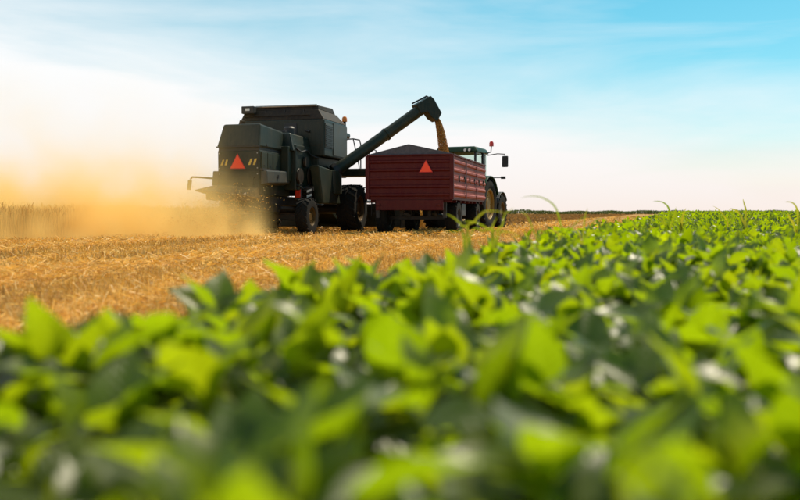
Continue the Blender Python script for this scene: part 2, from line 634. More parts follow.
# grain tank
tank = MB().box(-1.38, 1.40, 3.05, 5.25, 2.36, 3.48).build('grain_tank', G, comb, .035)
MB().hexa([(-1.36, 3.08, 3.484), (1.38, 3.08, 3.484), (1.38, 5.23, 3.484), (-1.36, 5.23, 3.484)],
          [(-1.26, 3.24, 3.80), (1.14, 3.24, 3.80), (1.14, 4.95, 3.80), (-1.26, 4.95, 3.80)]).build('tank_extension', M['brown'], comb, .02)
MB().hexa([(-1.10, 3.30, 3.803), (1.12, 3.30, 3.803), (1.12, 4.90, 3.803), (-1.10, 4.90, 3.803)],
          [(-1.00, 3.36, 3.93), (1.10, 3.36, 3.93), (1.06, 4.80, 4.00), (-1.00, 4.80, 3.93)]).build('tank_lid', M['brown'], comb, .02)
MB().tube([(-.95, 3.33, 3.93), (.2, 3.33, 3.93), (1.06, 3.33, 3.93)], .035, 8).build('lid_bar', M['steel'], comb, smooth=True)
tb = MB().box(-1.30, -.88, 3.02, 3.22, 3.70, 3.93).build('work_light_box', M['black'], comb, .02)
MB().box(-1.16, -1.02, 3.008, 3.02, 3.78, 3.86).build('lens', M['white'], tb)
# radiator screen box: rear face and louvred right face
rad = MB().box(1.402, 1.425, 3.10, 3.78, 2.62, 3.36).build('radiator_grille', M['grey'], comb, .006)
for k in range(12):
    z = 2.66 + k * .056
    MB().box(1.425, 1.440, 3.14, 3.74, z, z + .022).build('louvre', M['black'], rad)
MB().box(1.402, 1.420, 3.84, 5.20, 2.42, 3.42).build('tank_side_panel', M['grey'], comb, .008)
MB().box(.62, 1.36, 3.035, 3.05, 2.70, 3.40).build('rear_service_door', G, comb, .008)
MB().box(.10, .52, 3.03, 3.05, 3.02, 3.36).build('dark_hatch', M['black'], comb, .01)
MB().tube([(.80, 3.02, 3.14), (.95, 3.0, 3.10)], .03, 8).build('door_handle', M['black'], comb)
MB().hexa([(-.95, 3.1, 1.20), (1.10, 3.1, 1.20), (1.10, 5.3, 1.20), (-.95, 5.3, 1.20)],
          [(-1.2, 3.1, 2.357), (1.2, 3.1, 2.357), (1.2, 5.22, 2.357), (-1.2, 5.22, 2.357)]).build('threshing_body', G, comb, .03)
# side shield (lit green panel), striped marker plate, amber reflector
sh = MB().hexa([(1.20, 2.75, .92), (1.46, 2.75, .92), (1.46, 4.40, .92), (1.20, 4.40, .92)],
               [(1.10, 2.55, 2.05), (1.40, 2.55, 2.05), (1.40, 4.10, 1.95), (1.10, 4.10, 1.95)]).build('side_shield', G2, comb, .03)
MB().box(1.462, 1.475, 3.9, 4.1, 1.35, 1.62).build('grab_plate', M['grey'], sh)
hp = MB().box(1.10, 1.26, 2.33, 2.345, .92, 1.38).build('marker_plate', M['black'], comb)
for k in range(3):
    z = .95 + k * .145
    MB().prism([(1.105, z), (1.255, z + .05), (1.255, z + .115), (1.105, z + .065)], 'y', 2.322, 2.329).build('stripe', M['white'], hp)
MB().box(.70, 1.30, 2.346, 2.40, 1.30, 1.42).build('plate_bracket', M['black'], comb)
lamp = MB().box(.80, 1.02, 2.12, 2.2, 1.00, 1.50).build('tail_lamp', M['black'], comb, .02)
MB().box(.83, .99, 2.10, 2.12, 1.08, 1.34).build('lens', M['redlens'], lamp, .01)
lamp = MB().box(-1.02, -.80, 2.12, 2.2, 1.00, 1.50).build('tail_lamp', M['black'], comb, .02)
MB().box(-.99, -.83, 2.10, 2.12, 1.08, 1.34).build('lens', M['redlens'], lamp, .01)
# small fittings: hinges, grab handles, hoses
for y in (.45, 1.35):
    MB().box(.632, .655, y, y + .10, 2.47, 2.53).build('hinge', M['black'], hood, .004)
for x in (-.50, .46):
    MB().tube([(x, .05, 1.40), (x, -.02, 1.42), (x, -.02, 1.58), (x, .05, 1.60)], .013, 6).build('grab_handle', M['black'], rb, smooth=True)
MB().tube([(.99, 1.80, 2.50), (1.03, 2.1, 2.42), (1.04, 2.5, 2.50), (1.02, 2.9, 2.38), (1.20, 3.06, 2.30)], .022, 7).build('hydraulic_hose', M['black'], comb, smooth=True)
MB().tube([(.99, 1.80, 1.45), (1.05, 2.2, 1.36), (1.06, 2.7, 1.48), (1.10, 3.2, 1.40)], .018, 7).build('hydraulic_hose', M['black'], comb, smooth=True)
for k in range(4):
    MB().box(-1.2 + k * .62, -1.17 + k * .62, 3.20, 3.236, 3.52, 3.80).build('extension_rib', M['black'], comb, .004)
MB().tube([(-1.2, 3.16, 3.50), (-1.2, 3.10, 3.62), (.9, 3.10, 3.62), (.9, 3.16, 3.50)], .018, 7).build('tank_rail', M['brown'], comb, smooth=True)
# belts and pulleys on the right flank
for (y, z, r) in ((1.95, 1.72, .22), (2.9, 1.75, .30), (2.45, 2.15, .16)):
    MB().lathe([(r * .3, 0), (r, .01), (r * .92, .035), (r, .07), (r * .3, .075)], (1.0, y, z), 'x', 24).build('pulley', M['brown'], comb, smooth=True)
# chassis and axles
MB().hexa([(-.5, .35, .72), (.5, .35, .72), (.5, 1.75, .66), (-.5, 1.75, .66)],
          [(-.56, .12, 1.115), (.56, .12, 1.115), (.56, 1.75, 1.115), (-.56, 1.75, 1.115)]).build('underbody_filler', M['black'], comb, .01)  # black block added under the body to shut out bright sky behind
MB().box(-.55, .55, .9, 5.6, .86, 1.12).build('chassis', M['black'], comb, .02)
MB().tube([(-1.35, 5.35, .78), (1.35, 5.35, .78)], .16, 14).build('drive_axle', M['black'], comb, smooth=True)
MB().box(-1.1, 1.1, 1.92, 2.12, .44, .62).build('steering_axle', M['black'], comb, .02)
MB().box(-.15, .15, 1.9, 2.14, .6, .9).build('axle_pivot', M['black'], comb, .02)
wheel(comb, 1.22, 2.02, .54, .36, .27, 1, 18, .03, M['rim_dull'], nseg=36)
wheel(comb, -1.22, 2.02, .54, .36, .27, -1, 18, .03, M['rim_dull'], nseg=36)
wheel(comb, 1.52, 5.40, .79, .62, .41, 1, 20, .04, M['rim_dull'])
wheel(comb, -1.52, 5.40, .79, .62, .41, -1, 20, .04, M['rim_dull'])
# chopper and spreader at the tail, caked in straw
ch = MB().hexa([(-.80, -.55, 1.22), (.40, -.50, 1.10), (.62, .10, 1.02), (-.62, .10, 1.05)],
               [(-.78, -.52, 1.26), (.38, -.46, 1.16), (.62, .16, 1.36), (-.62, .16, 1.46)]).build('straw_chopper', M['rust'], comb, .015)
for k in range(7):
    x = -.70 + k * .17
    MB().hexa([(x, -.50, 1.0), (x + .012, -.50, 1.0), (x + .10, .02, .96), (x + .088, .02, .96)],
              [(x, -.52, 1.19), (x + .012, -.52, 1.19), (x + .10, .02, 1.04), (x + .088, .02, 1.04)]).build('deflector_fin', M['rust'], ch)
MB().hexa([(-1.15, -.30, 1.24), (-.66, -.32, 1.20), (-.62, .14, 1.05), (-.64, .14, 1.05)],
          [(-1.14, -.28, 1.27), (-.66, -.26, 1.34), (-.62, .16, 1.44), (-.64, .16, 1.44)]).build('side_deflector', M['rust'], comb, .01)
# lamp arm sticking out on the left
am = MB().tube([(-.62, .8, 1.60), (-1.1, .8, 1.615), (-1.62, .8, 1.66), (-1.80, .8, 1.665), (-1.86, .8, 1.60)], .026, 8).build('lamp_arm', M['brown'], comb, smooth=True)
MB().box(-.66, -.98, .77, .83, 1.56, 1.62).build('bracket', M['black'], am, .006)
MB().hexa([(-1.95, .75, 1.30), (-1.86, .75, 1.30), (-1.86, .84, 1.30), (-1.95, .84, 1.30)],
          [(-1.92, .76, 1.58), (-1.82, .76, 1.58), (-1.82, .84, 1.58), (-1.92, .84, 1.58)]).build('marker_lamp', M['brown'], am, .015)
# cab in front of the tank
cab = MB().box(-.86, .86, 5.30, 6.90, 1.85, 2.25).build('cab', G, comb, .04)
MB().box(-.95, .95, 5.30, 7.05, 3.22, 3.40).build('roof', G, cab, .06)
for x in (-.84, .78):
    for y in (5.32, 6.82):
        MB().box(x, x + .06, y, y + .06, 2.25, 3.22).build('pillar', M['black'], cab)
for x in (-.82, .80):
    MB().box(x, x + .015, 5.38, 6.82, 2.25, 3.22).build('side_window', M['glass'], cab)
MB().box(-.78, .78, 6.84, 6.855, 2.25, 3.22).build('windscreen', M['glass'], cab)
MB().box(-.25, .25, 5.6, 6.05, 2.25, 2.7).build('seat', M['black'], cab, .05)
MB().box(-.25, .25, 5.5, 5.62, 2.7, 3.1).build('seat_back', M['black'], cab, .05)
# beacon on the tank's front right corner
bc = MB().tube([(1.30, 5.30, 3.40), (1.30, 5.30, 3.62)], .05, 10).build('beacon', M['black'], comb, smooth=True)
MB().lathe([(.085, 0), (.085, .10), (.06, .16), (.01, .18)], (1.30, 5.30, 3.62), 'z', 16).build('lens', M['amber'], bc, smooth=True)
# platform, handrails, ladder on the right in front of the unloading auger
pf = MB().box(.9, 2.12, 5.50, 6.55, 1.86, 1.96).build('platform', G2, comb, .012)
MB().box(.9, 2.12, 5.49, 5.56, 1.96, 2.10).build('kickboard', G2, pf, .01)
MB().tube([(1.32, 5.30, 2.98), (1.36, 5.42, 3.06), (1.52, 5.55, 3.08), (1.72, 5.6, 3.04), (1.76, 5.6, 2.9), (1.76, 5.6, 1.95)], .022, 8).build('handrail', M['black'], comb, smooth=True)
MB().tube([(1.52, 5.55, 3.06), (1.70, 5.6, 2.2), (1.72, 5.6, 1.95)], .018, 8).build('handrail', M['black'], comb, smooth=True)
MB().tube([(2.05, 5.6, 1.95), (2.05, 5.6, 2.75), (2.05, 6.4, 2.75), (2.05, 6.4, 1.95)], .02, 8).build('handrail', M['black'], comb, smooth=True)
ld = MB().box(2.13, 2.17, 5.52, 5.58, .55, 2.0).box(2.13, 2.17, 5.98, 6.04, .55, 2.0).build('ladder', M['black'], comb, .006)
for k in range(5):
    MB().box(2.12, 2.30, 5.58, 5.98, .62 + k * .29, .66 + k * .29).build('step', M['black'], ld)
# unloading auger
a0, a1 = Vector((1.42, 4.10, 1.98)), Vector((3.86, 5.98, 4.13))
d = (a1 - a0).normalized()
aug = MB().tube([a0 - d * .15, a0 + d * .02, a1 - d * .05], .185, 20).build('unloading_auger', M['green2'], comb, smooth=True)
MB().tube([a0 - d * .10, a0 + d * .06], .235, 20).build('flange', M['black'], aug, smooth=True)
mid = a0.lerp(a1, .55)
MB().tube([mid - d * .03, mid + d * .03], .21, 20).build('clamp_ring', M['green2'], aug, smooth=True)
MB().lathe([(.10, -.6), (.30, -.55), (.30, .15), (.12, .2)], (1.30, 4.05, 1.80), 'z', 20).build('auger_elbow', G2, comb, smooth=True)
side_v = Vector((d.x, d.y, 0)).normalized()
lat = Vector((-side_v.y, side_v.x, 0))
up = Vector((0, 0, 1))


def ax(p, f, lt, u):
    return p + side_v * f + lat * lt + up * u


sp = MB()
prof = [(-.42, .02), (-.16, .16), (.10, .32), (.22, .22), (.50, -.22), (.34, -.50), (.16, -.40), (-.02, -.20), (-.26, -.28)]
for s_, t_ in ((-.21, 0), ):
    va = [sp.bm.verts.new(ax(a1, f, -.21, u)) for f, u in prof]
    vb = [sp.bm.verts.new(ax(a1, f, .21, u)) for f, u in prof]
    sp.bm.faces.new(va)
    sp.bm.faces.new(vb[::-1])
    nn = len(prof)
    for i in range(nn):
        sp.bm.faces.new((va[i], va[(i + 1) % nn], vb[(i + 1) % nn], vb[i]))
spo = sp.build('spout', M['green'], comb, .02)
MB().tube([ax(a1, -.48, 0, .06), ax(a1, -.16, 0, .22), ax(a1, .04, 0, .33), ax(a1, .10, 0, .30)], .026, 8).build('spout_rail', M['black'], spo, smooth=True)
MB().tube([(1.50, 4.35, 1.95), (1.98, 4.75, 2.48)], .025, 8).build('support_rod', M['steel'], aug, smooth=True)
# header: trough, dividers, reel
hd = MB().prism([(7.05, .18), (8.05, .12), (8.10, .16), (7.35, .30), (7.15, .95), (7.05, .95)], 'x', -2.75, 2.75).build('header', G, comb, .01)
for x in (-2.75, 2.71):
    MB().prism([(7.05, .12), (8.9, .12), (8.3, .75), (7.2, 1.10), (7.05, 1.0)], 'x', x, x + .04).build('end_sheet', G, hd, .006)
MB().tube([(-2.7, 8.05, 1.05), (2.7, 8.05, 1.05)], .05, 10).build('reel_axle', M['steel'], hd, smooth=True)
for k in range(6):
    a = k * math.pi / 3 + .25
    y, z = 8.05 + .52 * math.cos(a), 1.05 + .52 * math.sin(a)
    bt = MB().tube([(-2.65, y, z), (2.65, y, z)], .022, 6).build('reel_bat', M['steel'], hd)
    t = MB()
    for i in range(34):
        xx = -2.6 + i * 5.2 / 33
        t.tube([(xx, y, z), (xx, y - .03, z - .2)], .007, 4)
    t.build('tines', M['steel'], bt)
for x in (-2.6, 0, 2.6):
    t = MB()
    for k in range(6):
        a = k * math.pi / 3 + .25
        t.tube([(x, 8.05, 1.05), (x, 8.05 + .52 * math.cos(a), 1.05 + .52 * math.sin(a))], .016, 6)
    t.build('reel_spider', M['steel'], hd)
MB().hexa([(-.55, 5.9, .75), (.55, 5.9, .75), (.55, 7.05, .25), (-.55, 7.05, .25)],
          [(-.55, 5.9, 1.5), (.55, 5.9, 1.5), (.55, 7.05, .95), (-.55, 7.05, .95)]).build('feeder_house', G, comb, .02)

# ------------------------------------------------------------------ grain trailer
trl = empty('grain_trailer', (.31 - .045 * HY, 24.505 + .045 * HX, 0), -TH)
tag(trl, 'dark red ribbed grain trailer with orange triangle, parked under the auger', 'trailer')
RD = M['red']
W2, Z0, Z1, L = 1.26, 1.08, 2.275, 6.0


def ribbed(name, along, a0, a1, fixed, outward, z0, z1, n, mat, parent):
    """sheet with n raised horizontal ribs. along 'x' (tailgate) or 'y' (side)"""
    prof = [(0, z0)]
    h = (z1 - z0) / n
    for k in range(n):
        b = z0 + k * h
        prof += [(0, b + h * .12), (.035, b + h * .24), (.035, b + h * .46), (0, b + h * .58)]
    prof += [(0, z1), (-.03, z1), (-.03, z0)]
    mb = MB()
    pts = [(fixed + outward * o, z) for o, z in prof]
    mb.prism(pts, along, a0, a1)
    return mb.build(name, mat, parent, .004)


tg = ribbed('tailgate', 'x', -W2 + .07, W2 - .07, .0, -1, Z0, Z1, 5, RD, trl)
ribbed('side_wall', 'y', .06, L, W2, 1, Z0, Z1, 5, M['red_sunlit'], trl)
ribbed('side_wall', 'y', .06, L, -W2, -1, Z0, Z1, 5, M['red_sunlit'], trl)
ribbed('front_wall', 'x', -W2 + .05, W2 - .05, L, 1, Z0, Z1, 5, RD, trl)
for x in (-W2, W2):
    s_ = 1 if x > 0 else -1
    MB().box(min(x - s_ * .07, x + s_ * .045), max(x - s_ * .07, x + s_ * .045), -.045, .055, Z0 - .05, Z1 + .02).build('corner_post', RD, trl, .008)
    MB().box(min(x - s_ * .06, x + s_ * .04), max(x - s_ * .06, x + s_ * .04), .06, L, Z1 + .001, Z1 + .05).build('top_rail', RD, trl, .008)
    for y in (2.0, 4.0):
        MB().box(min(x + s_ * .036, x + s_ * .06), max(x + s_ * .036, x + s_ * .06), y - .04, y + .04, Z0, Z1).build('stake', RD, trl, .006)
for k in range(6):
    y = .8 + k * .9
    hk = MB().box(W2 + .036, W2 + .075, y - .05, y + .05, 1.66, 1.74).build('side_latch', M['black'], trl, .008)
    MB().tube([(W2 + .06, y, 1.70), (W2 + .07, y - .02, 1.54)], .012, 6).build('hook', M['black'], hk)
MB().box(-W2, W2, -.055, .05, Z1 + .0015, Z1 + .045).build('rear_rail', RD, trl, .008)
MB().box(-W2 + .02, W2 - .02, .02, L - .02, Z0 - .06, Z0 - .002).build('floor_plate', RD, trl)
# grey canvas gable at the rear
MB().prism([(-W2, Z1 + .046), (W2, Z1 + .046), (W2 - .02, Z1 + .06), (.0, 2.615), (-.04, 2.615), (-W2 + .02, Z1 + .06)], 'y', .0, .05).build('canvas_gable', M['tarp'], trl, .006)
triangle_sign(trl, .50, -.038, 1.80, .40)
# under-frame
for x in (-.45, .37):
    MB().box(x, x + .09, .15, 5.8, .82, 1.019).build('frame_rail', M['black'], trl, .008)
for k in range(9):
    y = .14 + k * .70
    MB().box(-1.2, 1.22, y, y + .08, .95, 1.018).build('cross_member', RD, trl, .006)
MB().box(-1.0, 1.0, -.02, .08, .72, 1.015).build('rear_bumper', RD, trl, .01)
for x in (-1.0, .78):
    lp = MB().box(x, x + .16, -.04, -.021, .84, .90).build('tail_lamp', M['red'], trl, .006)
for x in (-1.05, .95):
    MB().box(x, x + .10, .2, .26, .50, 1.0).build('mudflap_bracket', M['black'], trl)
for y in (1.25, 4.75):
    MB().box(-.98, .98, y - .06, y + .06, .44, .56).build('axle', M['black'], trl, .01)
    for x in (-.46, .40):
        sp_ = MB()
        for q in range(4):
            sp_.box(x, x + .07, y - .5 + q * .09, y + .5 - q * .09, .565 + q * .022, .585 + q * .022)
        sp_.box(x - .01, x + .08, y - .55, y - .49, .56, .82).box(x - .01, x + .08, y + .49, y + .55, .56, .82)
        sp_.build('leaf_spring', M['black'], trl)
    for x, s_ in ((1.06, 1), (-1.06, -1)):
        wheel(trl, x, y, .50, .34, .26, s_, 24, .014, rim_mat=M['grey'], nseg=36)
MB().lathe([(.42, 0), (.42, .05), (.36, .07), (.36, .1)], (0, 4.75, .72), 'z', 28).build('turntable', M['black'], trl, smooth=True)
MB().tube([(-.4, 4.9, .58), (0, 6.9, .55)], .05, 8).tube([(.4, 4.9, .58), (0, 6.9, .55)], .05, 8).build('drawbar', M['black'], trl, smooth=True)
MB().box(.70, 1.16, 2.1, 2.75, .55, .93).build('tool_box', M['black'], trl, .02)
MB().tube([(-.2, .25, .95), (.1, .9, .6)], .03, 8).tube([(.2, .25, .95), (-.1, .9, .6)], .03, 8).build('brace', M['black'], trl)

# grain load heaped inside the trailer
gx, gy = 40, 90
vs, cs = [], []
for j in range(gy):
    for i in range(gx):
        x = -W2 + .05 + (2 * W2 - .1) * i / (gx - 1)
        y = .08 + (L - .14) * j / (gy - 1)
        z = 2.10 + .34 * max(0, 1 - (abs(x) / W2) ** 1.4) * max(0, 1 - (abs(y - 3.3) / 3.2) ** 2.2)
        z += .06 * math.exp(-((x - .1) ** 2 + (y - 3.6) ** 2) / .3) + random.gauss(0, .006)
        z += .16 * (y > 1.2) * max(0, 1 - abs(x - 1.0) / .6) * .8
        vs.append((x, y, z))
        g_ = random.uniform(.75, 1.2)
        cs.append((.42 * g_, .21 * g_, .06 * g_, 1))
fs = [(j * gx + i, j * gx + i + 1, (j + 1) * gx + i + 1, (j + 1) * gx + i) for j in range(gy - 1) for i in range(gx - 1)]
gh = np_mesh('grain_heap', np.array(vs), np.array(fs), M['grain'], np.array(cs))
gh.location = trl.location
gh.rotation_euler = trl.rotation_euler
tag(gh, 'golden wheat grain heaped inside the red trailer', 'grain', kind='stuff')


def rand_quads(P, size, aspect, rngl):
    """random oriented quads at points P; size per point"""
    nP = len(P)
    a = rngl.normal(size=(nP, 3))
    a /= np.linalg.norm(a, axis=1)[:, None]
    b = rngl.normal(size=(nP, 3))
    b -= (b * a).sum(1)[:, None] * a
    b /= np.linalg.norm(b, axis=1)[:, None]
    s = size[:, None]
    V = np.stack([P - a * s - b * s * aspect, P + a * s - b * s * aspect, P + a * s + b * s * aspect, P - a * s + b * s * aspect], 1).reshape(-1, 3)
    Fq = np.arange(nP * 4).reshape(-1, 4)
    return V, Fq


def local_to_world(o, P):
    c, s = math.cos(o.rotation_euler[2]), math.sin(o.rotation_euler[2])
    return np.stack([o.location[0] + P[:, 0] * c - P[:, 1] * s, o.location[1] + P[:, 0] * s + P[:, 1] * c, P[:, 2]], 1)


# grain pouring out of the spout: a thick jet of kernels
top = ax(a1, .40, 0, -.36)
nP = 26000
t = rng.random(nP) ** .9
Pw = local_to_world(comb, np.array([[*top]]))[0]
fall = 1.34
jx, jy = .17 * HY + .05, -.17 * HX + .05
spread = .085 + .10 * t
rad = np.sqrt(rng.random(nP)) * spread
ang = rng.random(nP) * 2 * np.pi
P = np.stack([Pw[0] + jx * t * 1.3 + rad * np.cos(ang), Pw[1] + jy * t + rad * np.sin(ang),
              Pw[2] - .02 - fall * (t * .35 + .65 * t * t)], 1)
V, Fq = rand_quads(P, rng.uniform(.005, .012, nP), .6, rng)
g_ = np.repeat(rng.uniform(.6, 1.25, nP), 4)[:, None]
cols = np.concatenate([g_ * np.array([[.52, .27, .07]]), np.ones((nP * 4, 1))], 1)
tag(np_mesh('falling_grain', V, Fq, M['grain'], cols), 'brown stream of grain pouring from the auger spout', 'grain', kind='stuff')

# ------------------------------------------------------------------ tractor
trc = empty('tractor', (2.26, 32.25, 0), -R(22))
tag(trc, 'green tractor with yellow wheels and red beacon in front of the red trailer', 'tractor')
TG = M['tractor']
wheel(trc, .95, 0, .97, .52, .56, 1, 22, .05)
wheel(trc, -.95, 0, .97, .52, .56, -1, 22, .05)
wheel(trc, .82, 2.40, .70, .44, .38, 1, 20, .04, M['rim_dull'])
wheel(trc, -.82, 2.40, .70, .44, .38, -1, 20, .04)
MB().tube([(-.8, 0, .97), (.8, 0, .97)], .16, 12).build('rear_axle', M['black'], trc, smooth=True)
MB().tube([(-.7, 2.40, .70), (.7, 2.40, .70)], .11, 12).build('front_axle', M['black'], trc, smooth=True)
MB().box(-.30, .30, -.25, 3.2, .62, 1.15).build('transmission', M['black'], trc, .04)
MB().box(-.35, .35, -.42, -.25, .55, 1.3).build('rear_linkage', M['black'], trc, .03)
MB().box(-.06, .06, -.95, -.42, .50, .58).build('hitch', M['black'], trc, .01)
hb = MB().hexa([(-.44, 1.15, 1.1), (.44, 1.15, 1.1), (.36, 3.35, 1.05), (-.36, 3.35, 1.05)],
               [(-.40, 1.15, 1.95), (.40, 1.15, 1.95), (.30, 3.30, 1.66), (-.30, 3.30, 1.66)]).build('bonnet', TG, trc, .07)
MB().box(-.28, .28, 3.34, 3.38, 1.12, 1.60).build('front_grille', M['black'], hb, .02)
for x in (-.2, .2):
    MB().lathe([(.06, 0), (.06, .03), (.02, .04)], (x, 3.375, 1.45), 'y', 12).build('headlight', M['white'], hb)
MB().tube([(.52, 1.25, 1.6), (.52, 1.25, 2.75), (.52, 1.20, 2.85)], .05, 10).build('exhaust_pipe', M['black'], trc, smooth=True)
# fenders
for s_ in (-1, 1):
    f = MB()
    pts_o, pts_i = [], []
    for k in range(11):
        a = R(20 + 150 * k / 10)
        pts_o.append((math.cos(a) * 1.09, .97 + math.sin(a) * 1.06))
        pts_i.append((math.cos(a) * 1.05, .97 + math.sin(a) * 1.02))
    f.prism(pts_o + pts_i[::-1], 'x', s_ * .62, s_ * 1.24)
    fo = f.build('rear_fender', TG, trc, .006)
    MB().box(min(s_ * 1.0, s_ * 1.2), max(s_ * 1.0, s_ * 1.2), -1.10, -1.05, 1.42, 1.52).build('fender_lamp', M['redlens'], fo, .01)
    f = MB()
    pts_o, pts_i = [], []
    for k in range(8):
        a = R(35 + 120 * k / 7)
        pts_o.append((2.40 + math.cos(a) * .80, .70 + math.sin(a) * .79))
        pts_i.append((2.40 + math.cos(a) * .77, .70 + math.sin(a) * .76))
    f.prism(pts_o + pts_i[::-1], 'x', s_ * .64, s_ * 1.04)
    f.build('front_fender', M['black'], trc, .006)
# cab
cb = MB().box(-.72, .72, -.30, 1.15, 1.16, 1.80).build('cab', TG, trc, .04)
MB().hexa([(-.86, -.52, 2.90), (.86, -.52, 2.90), (.82, 1.25, 2.90), (-.82, 1.25, 2.90)],
          [(-.74, -.40, 3.12), (.74, -.40, 3.12), (.70, 1.12, 3.12), (-.70, 1.12, 3.12)]).build('roof', TG, cb, .07)
for (x, y) in ((-.74, -.38), (.68, -.38), (-.78, .45), (.72, .45), (-.66, 1.10), (.60, 1.10)):
    MB().hexa([(x, y, 1.78), (x + .07, y, 1.78), (x + .07, y + .07, 1.78), (x, y + .07, 1.78)],
              [(x, y, 2.92), (x + .07, y, 2.92), (x + .07, y + .07, 2.92), (x, y + .07, 2.92)]).build('pillar', M['black'], cb)
MB().box(-.67, .68, -.36, -.345, 1.80, 2.92).build('rear_window', M['glass'], cb)
MB().box(-.59, .60, 1.13, 1.145, 1.80, 2.92).build('windscreen', M['glass'], cb)
for x in (-.75, .735):
    MB().box(x, x + .015, -.30, .44, 1.80, 2.92).build('side_window', M['glass'], cb)
    MB().box(x, x + .015, .53, 1.09, 1.80, 2.92).build('door_window', M['glass'], cb)
MB().box(-.26, .26, .05, .5, 1.75, 2.0).build('seat', M['black'], cb, .05)
MB().box(-.25, .25, -.05, .08, 1.98, 2.55).build('seat_back', M['black'], cb, .05)
MB().tube([(0, .95, 1.8), (0, .75, 2.2)], .03, 8).build('steering_column', M['black'], cb)
MB().lathe([(.19, -.012), (.205, 0), (.19, .012), (.178, 0)], (0, .74, 2.22), 'y', 24).build('steering_wheel', M['black'], cb, smooth=True)
for x in (-.55, -.38, .38, .55):
    wlm = MB().lathe([(.06, 0), (.065, .02), (.05, .08), (.02, .09)], (x, -.56, 2.97), 'y', 12).build('work_light', M['black'], cb, smooth=True)
    MB().lathe([(.05, -.006), (.05, 0), (.01, .002)], (x, -.565, 2.97), 'y', 12).build('lens', M['white'], wlm)
MB().box(.74, .765, -.20, .25, 1.85, 2.15).build('green_side_panel', TG, cb, .01)
mr_ = MB().tube([(.78, 1.05, 2.86), (1.15, 1.15, 2.92), (1.42, 1.18, 2.90), (1.44, 1.18, 2.80)], .018, 8).build('mirror_arm', M['black'], trc, smooth=True)
MB().box(1.33, 1.57, 1.14, 1.20, 2.40, 2.83).build('mirror', M['black'], mr_, .03)
mr_ = MB().tube([(-.78, 1.05, 2.86), (-1.15, 1.15, 2.92), (-1.42, 1.18, 2.90), (-1.44, 1.18, 2.80)], .018, 8).build('mirror_arm', M['black'], trc, smooth=True)
MB().box(-1.57, -1.33, 1.14, 1.20, 2.40, 2.83).build('mirror', M['black'], mr_, .03)
bc = MB().tube([(.80, 1.0, 2.95), (.93, 1.0, 2.98), (.95, 1.0, 3.20)], .022, 8).build('beacon', M['black'], trc, smooth=True)
MB().lathe([(.085, 0), (.085, .12), (.06, .18), (.01, .20)], (.95, 1.0, 3.20), 'z', 16).build('lens', M['redlens'], bc, smooth=True)
il = MB().tube([(.74, 1.12, 2.0), (1.30, 1.2, 2.0)], .018, 6).build('indicator_arm', M['black'], trc)
MB().box(1.28, 1.46, 1.16, 1.24, 1.95, 2.05).build('indicator_lamp', M['black'], il, .01)

# ------------------------------------------------------------------ stubble field
O0 = np.array([-4.40, 23.16])
Hv = np.array([HX, HY])
Rv = np.array([HY, -HX])


def stalks(P, h, w, lean, tint, rngl, flat=None):
    """upright blades: P base (n,3); lean vector (n,2) offset of the tip"""
    nP = len(P)
    a = rngl.random(nP) * np.pi
    dx = np.stack([np.cos(a), np.sin(a), np.zeros(nP)], 1) * w[:, None] * .5
    tip = P + np.concatenate([lean, h[:, None]], 1)
    V = np.stack([P - dx, P + dx, tip + dx * .8, tip - dx * .8], 1).reshape(-1, 3)
    return V, np.repeat(tint, 4, 0)


def straw_tint(n, rngl, bright=1.0):
    base = np.array([[.68, .42, .095], [.62, .34, .060], [.76, .52, .17], [.42, .20, .035], [.78, .58, .26]])
    k = rngl.choice(5, n, p=[.34, .30, .18, .12, .06])
    c = base[k] * rngl.uniform(.75, 1.2, (n, 1)) * bright
    return np.concatenate([c, np.ones((n, 1))], 1)


def region_points(y0, y1, dens, rngl, left=-.47, lm=-1.5):
    """random points on the stubble between two distances"""
    nn = int((y1 - y0) * (0.75 * y1 + 2.5) * dens)
    y = y0 + (y1 - y0) * rngl.random(nn)
    x0, x1 = left * y1 + lm, edge_x(y1) + .2
    x = x0 + (x1 - x0) * rngl.random(nn)
    ok = (x > left * y + lm) & (x < edge_x(y) + .1)
    return np.stack([x[ok], y[ok]], 1)


def uv(XY):
    d = XY - O0
    return d @ Hv, d @ Rv


def band(XY):
    """weathering of the straw in passes along the driving direction"""
    u_, v_ = uv(XY)
    w = v_ + .12 * np.sin(u_ * .8) + .08 * np.sin(u_ * 2.3)
    return np.clip(.92 + .24 * np.sin(w * 2 * np.pi / 2.1) + .16 * np.sin(w * 2 * np.pi / .83 + 1.0) + .10 * np.sin(u_ * 1.1 + w * 3), .45, 1.3)


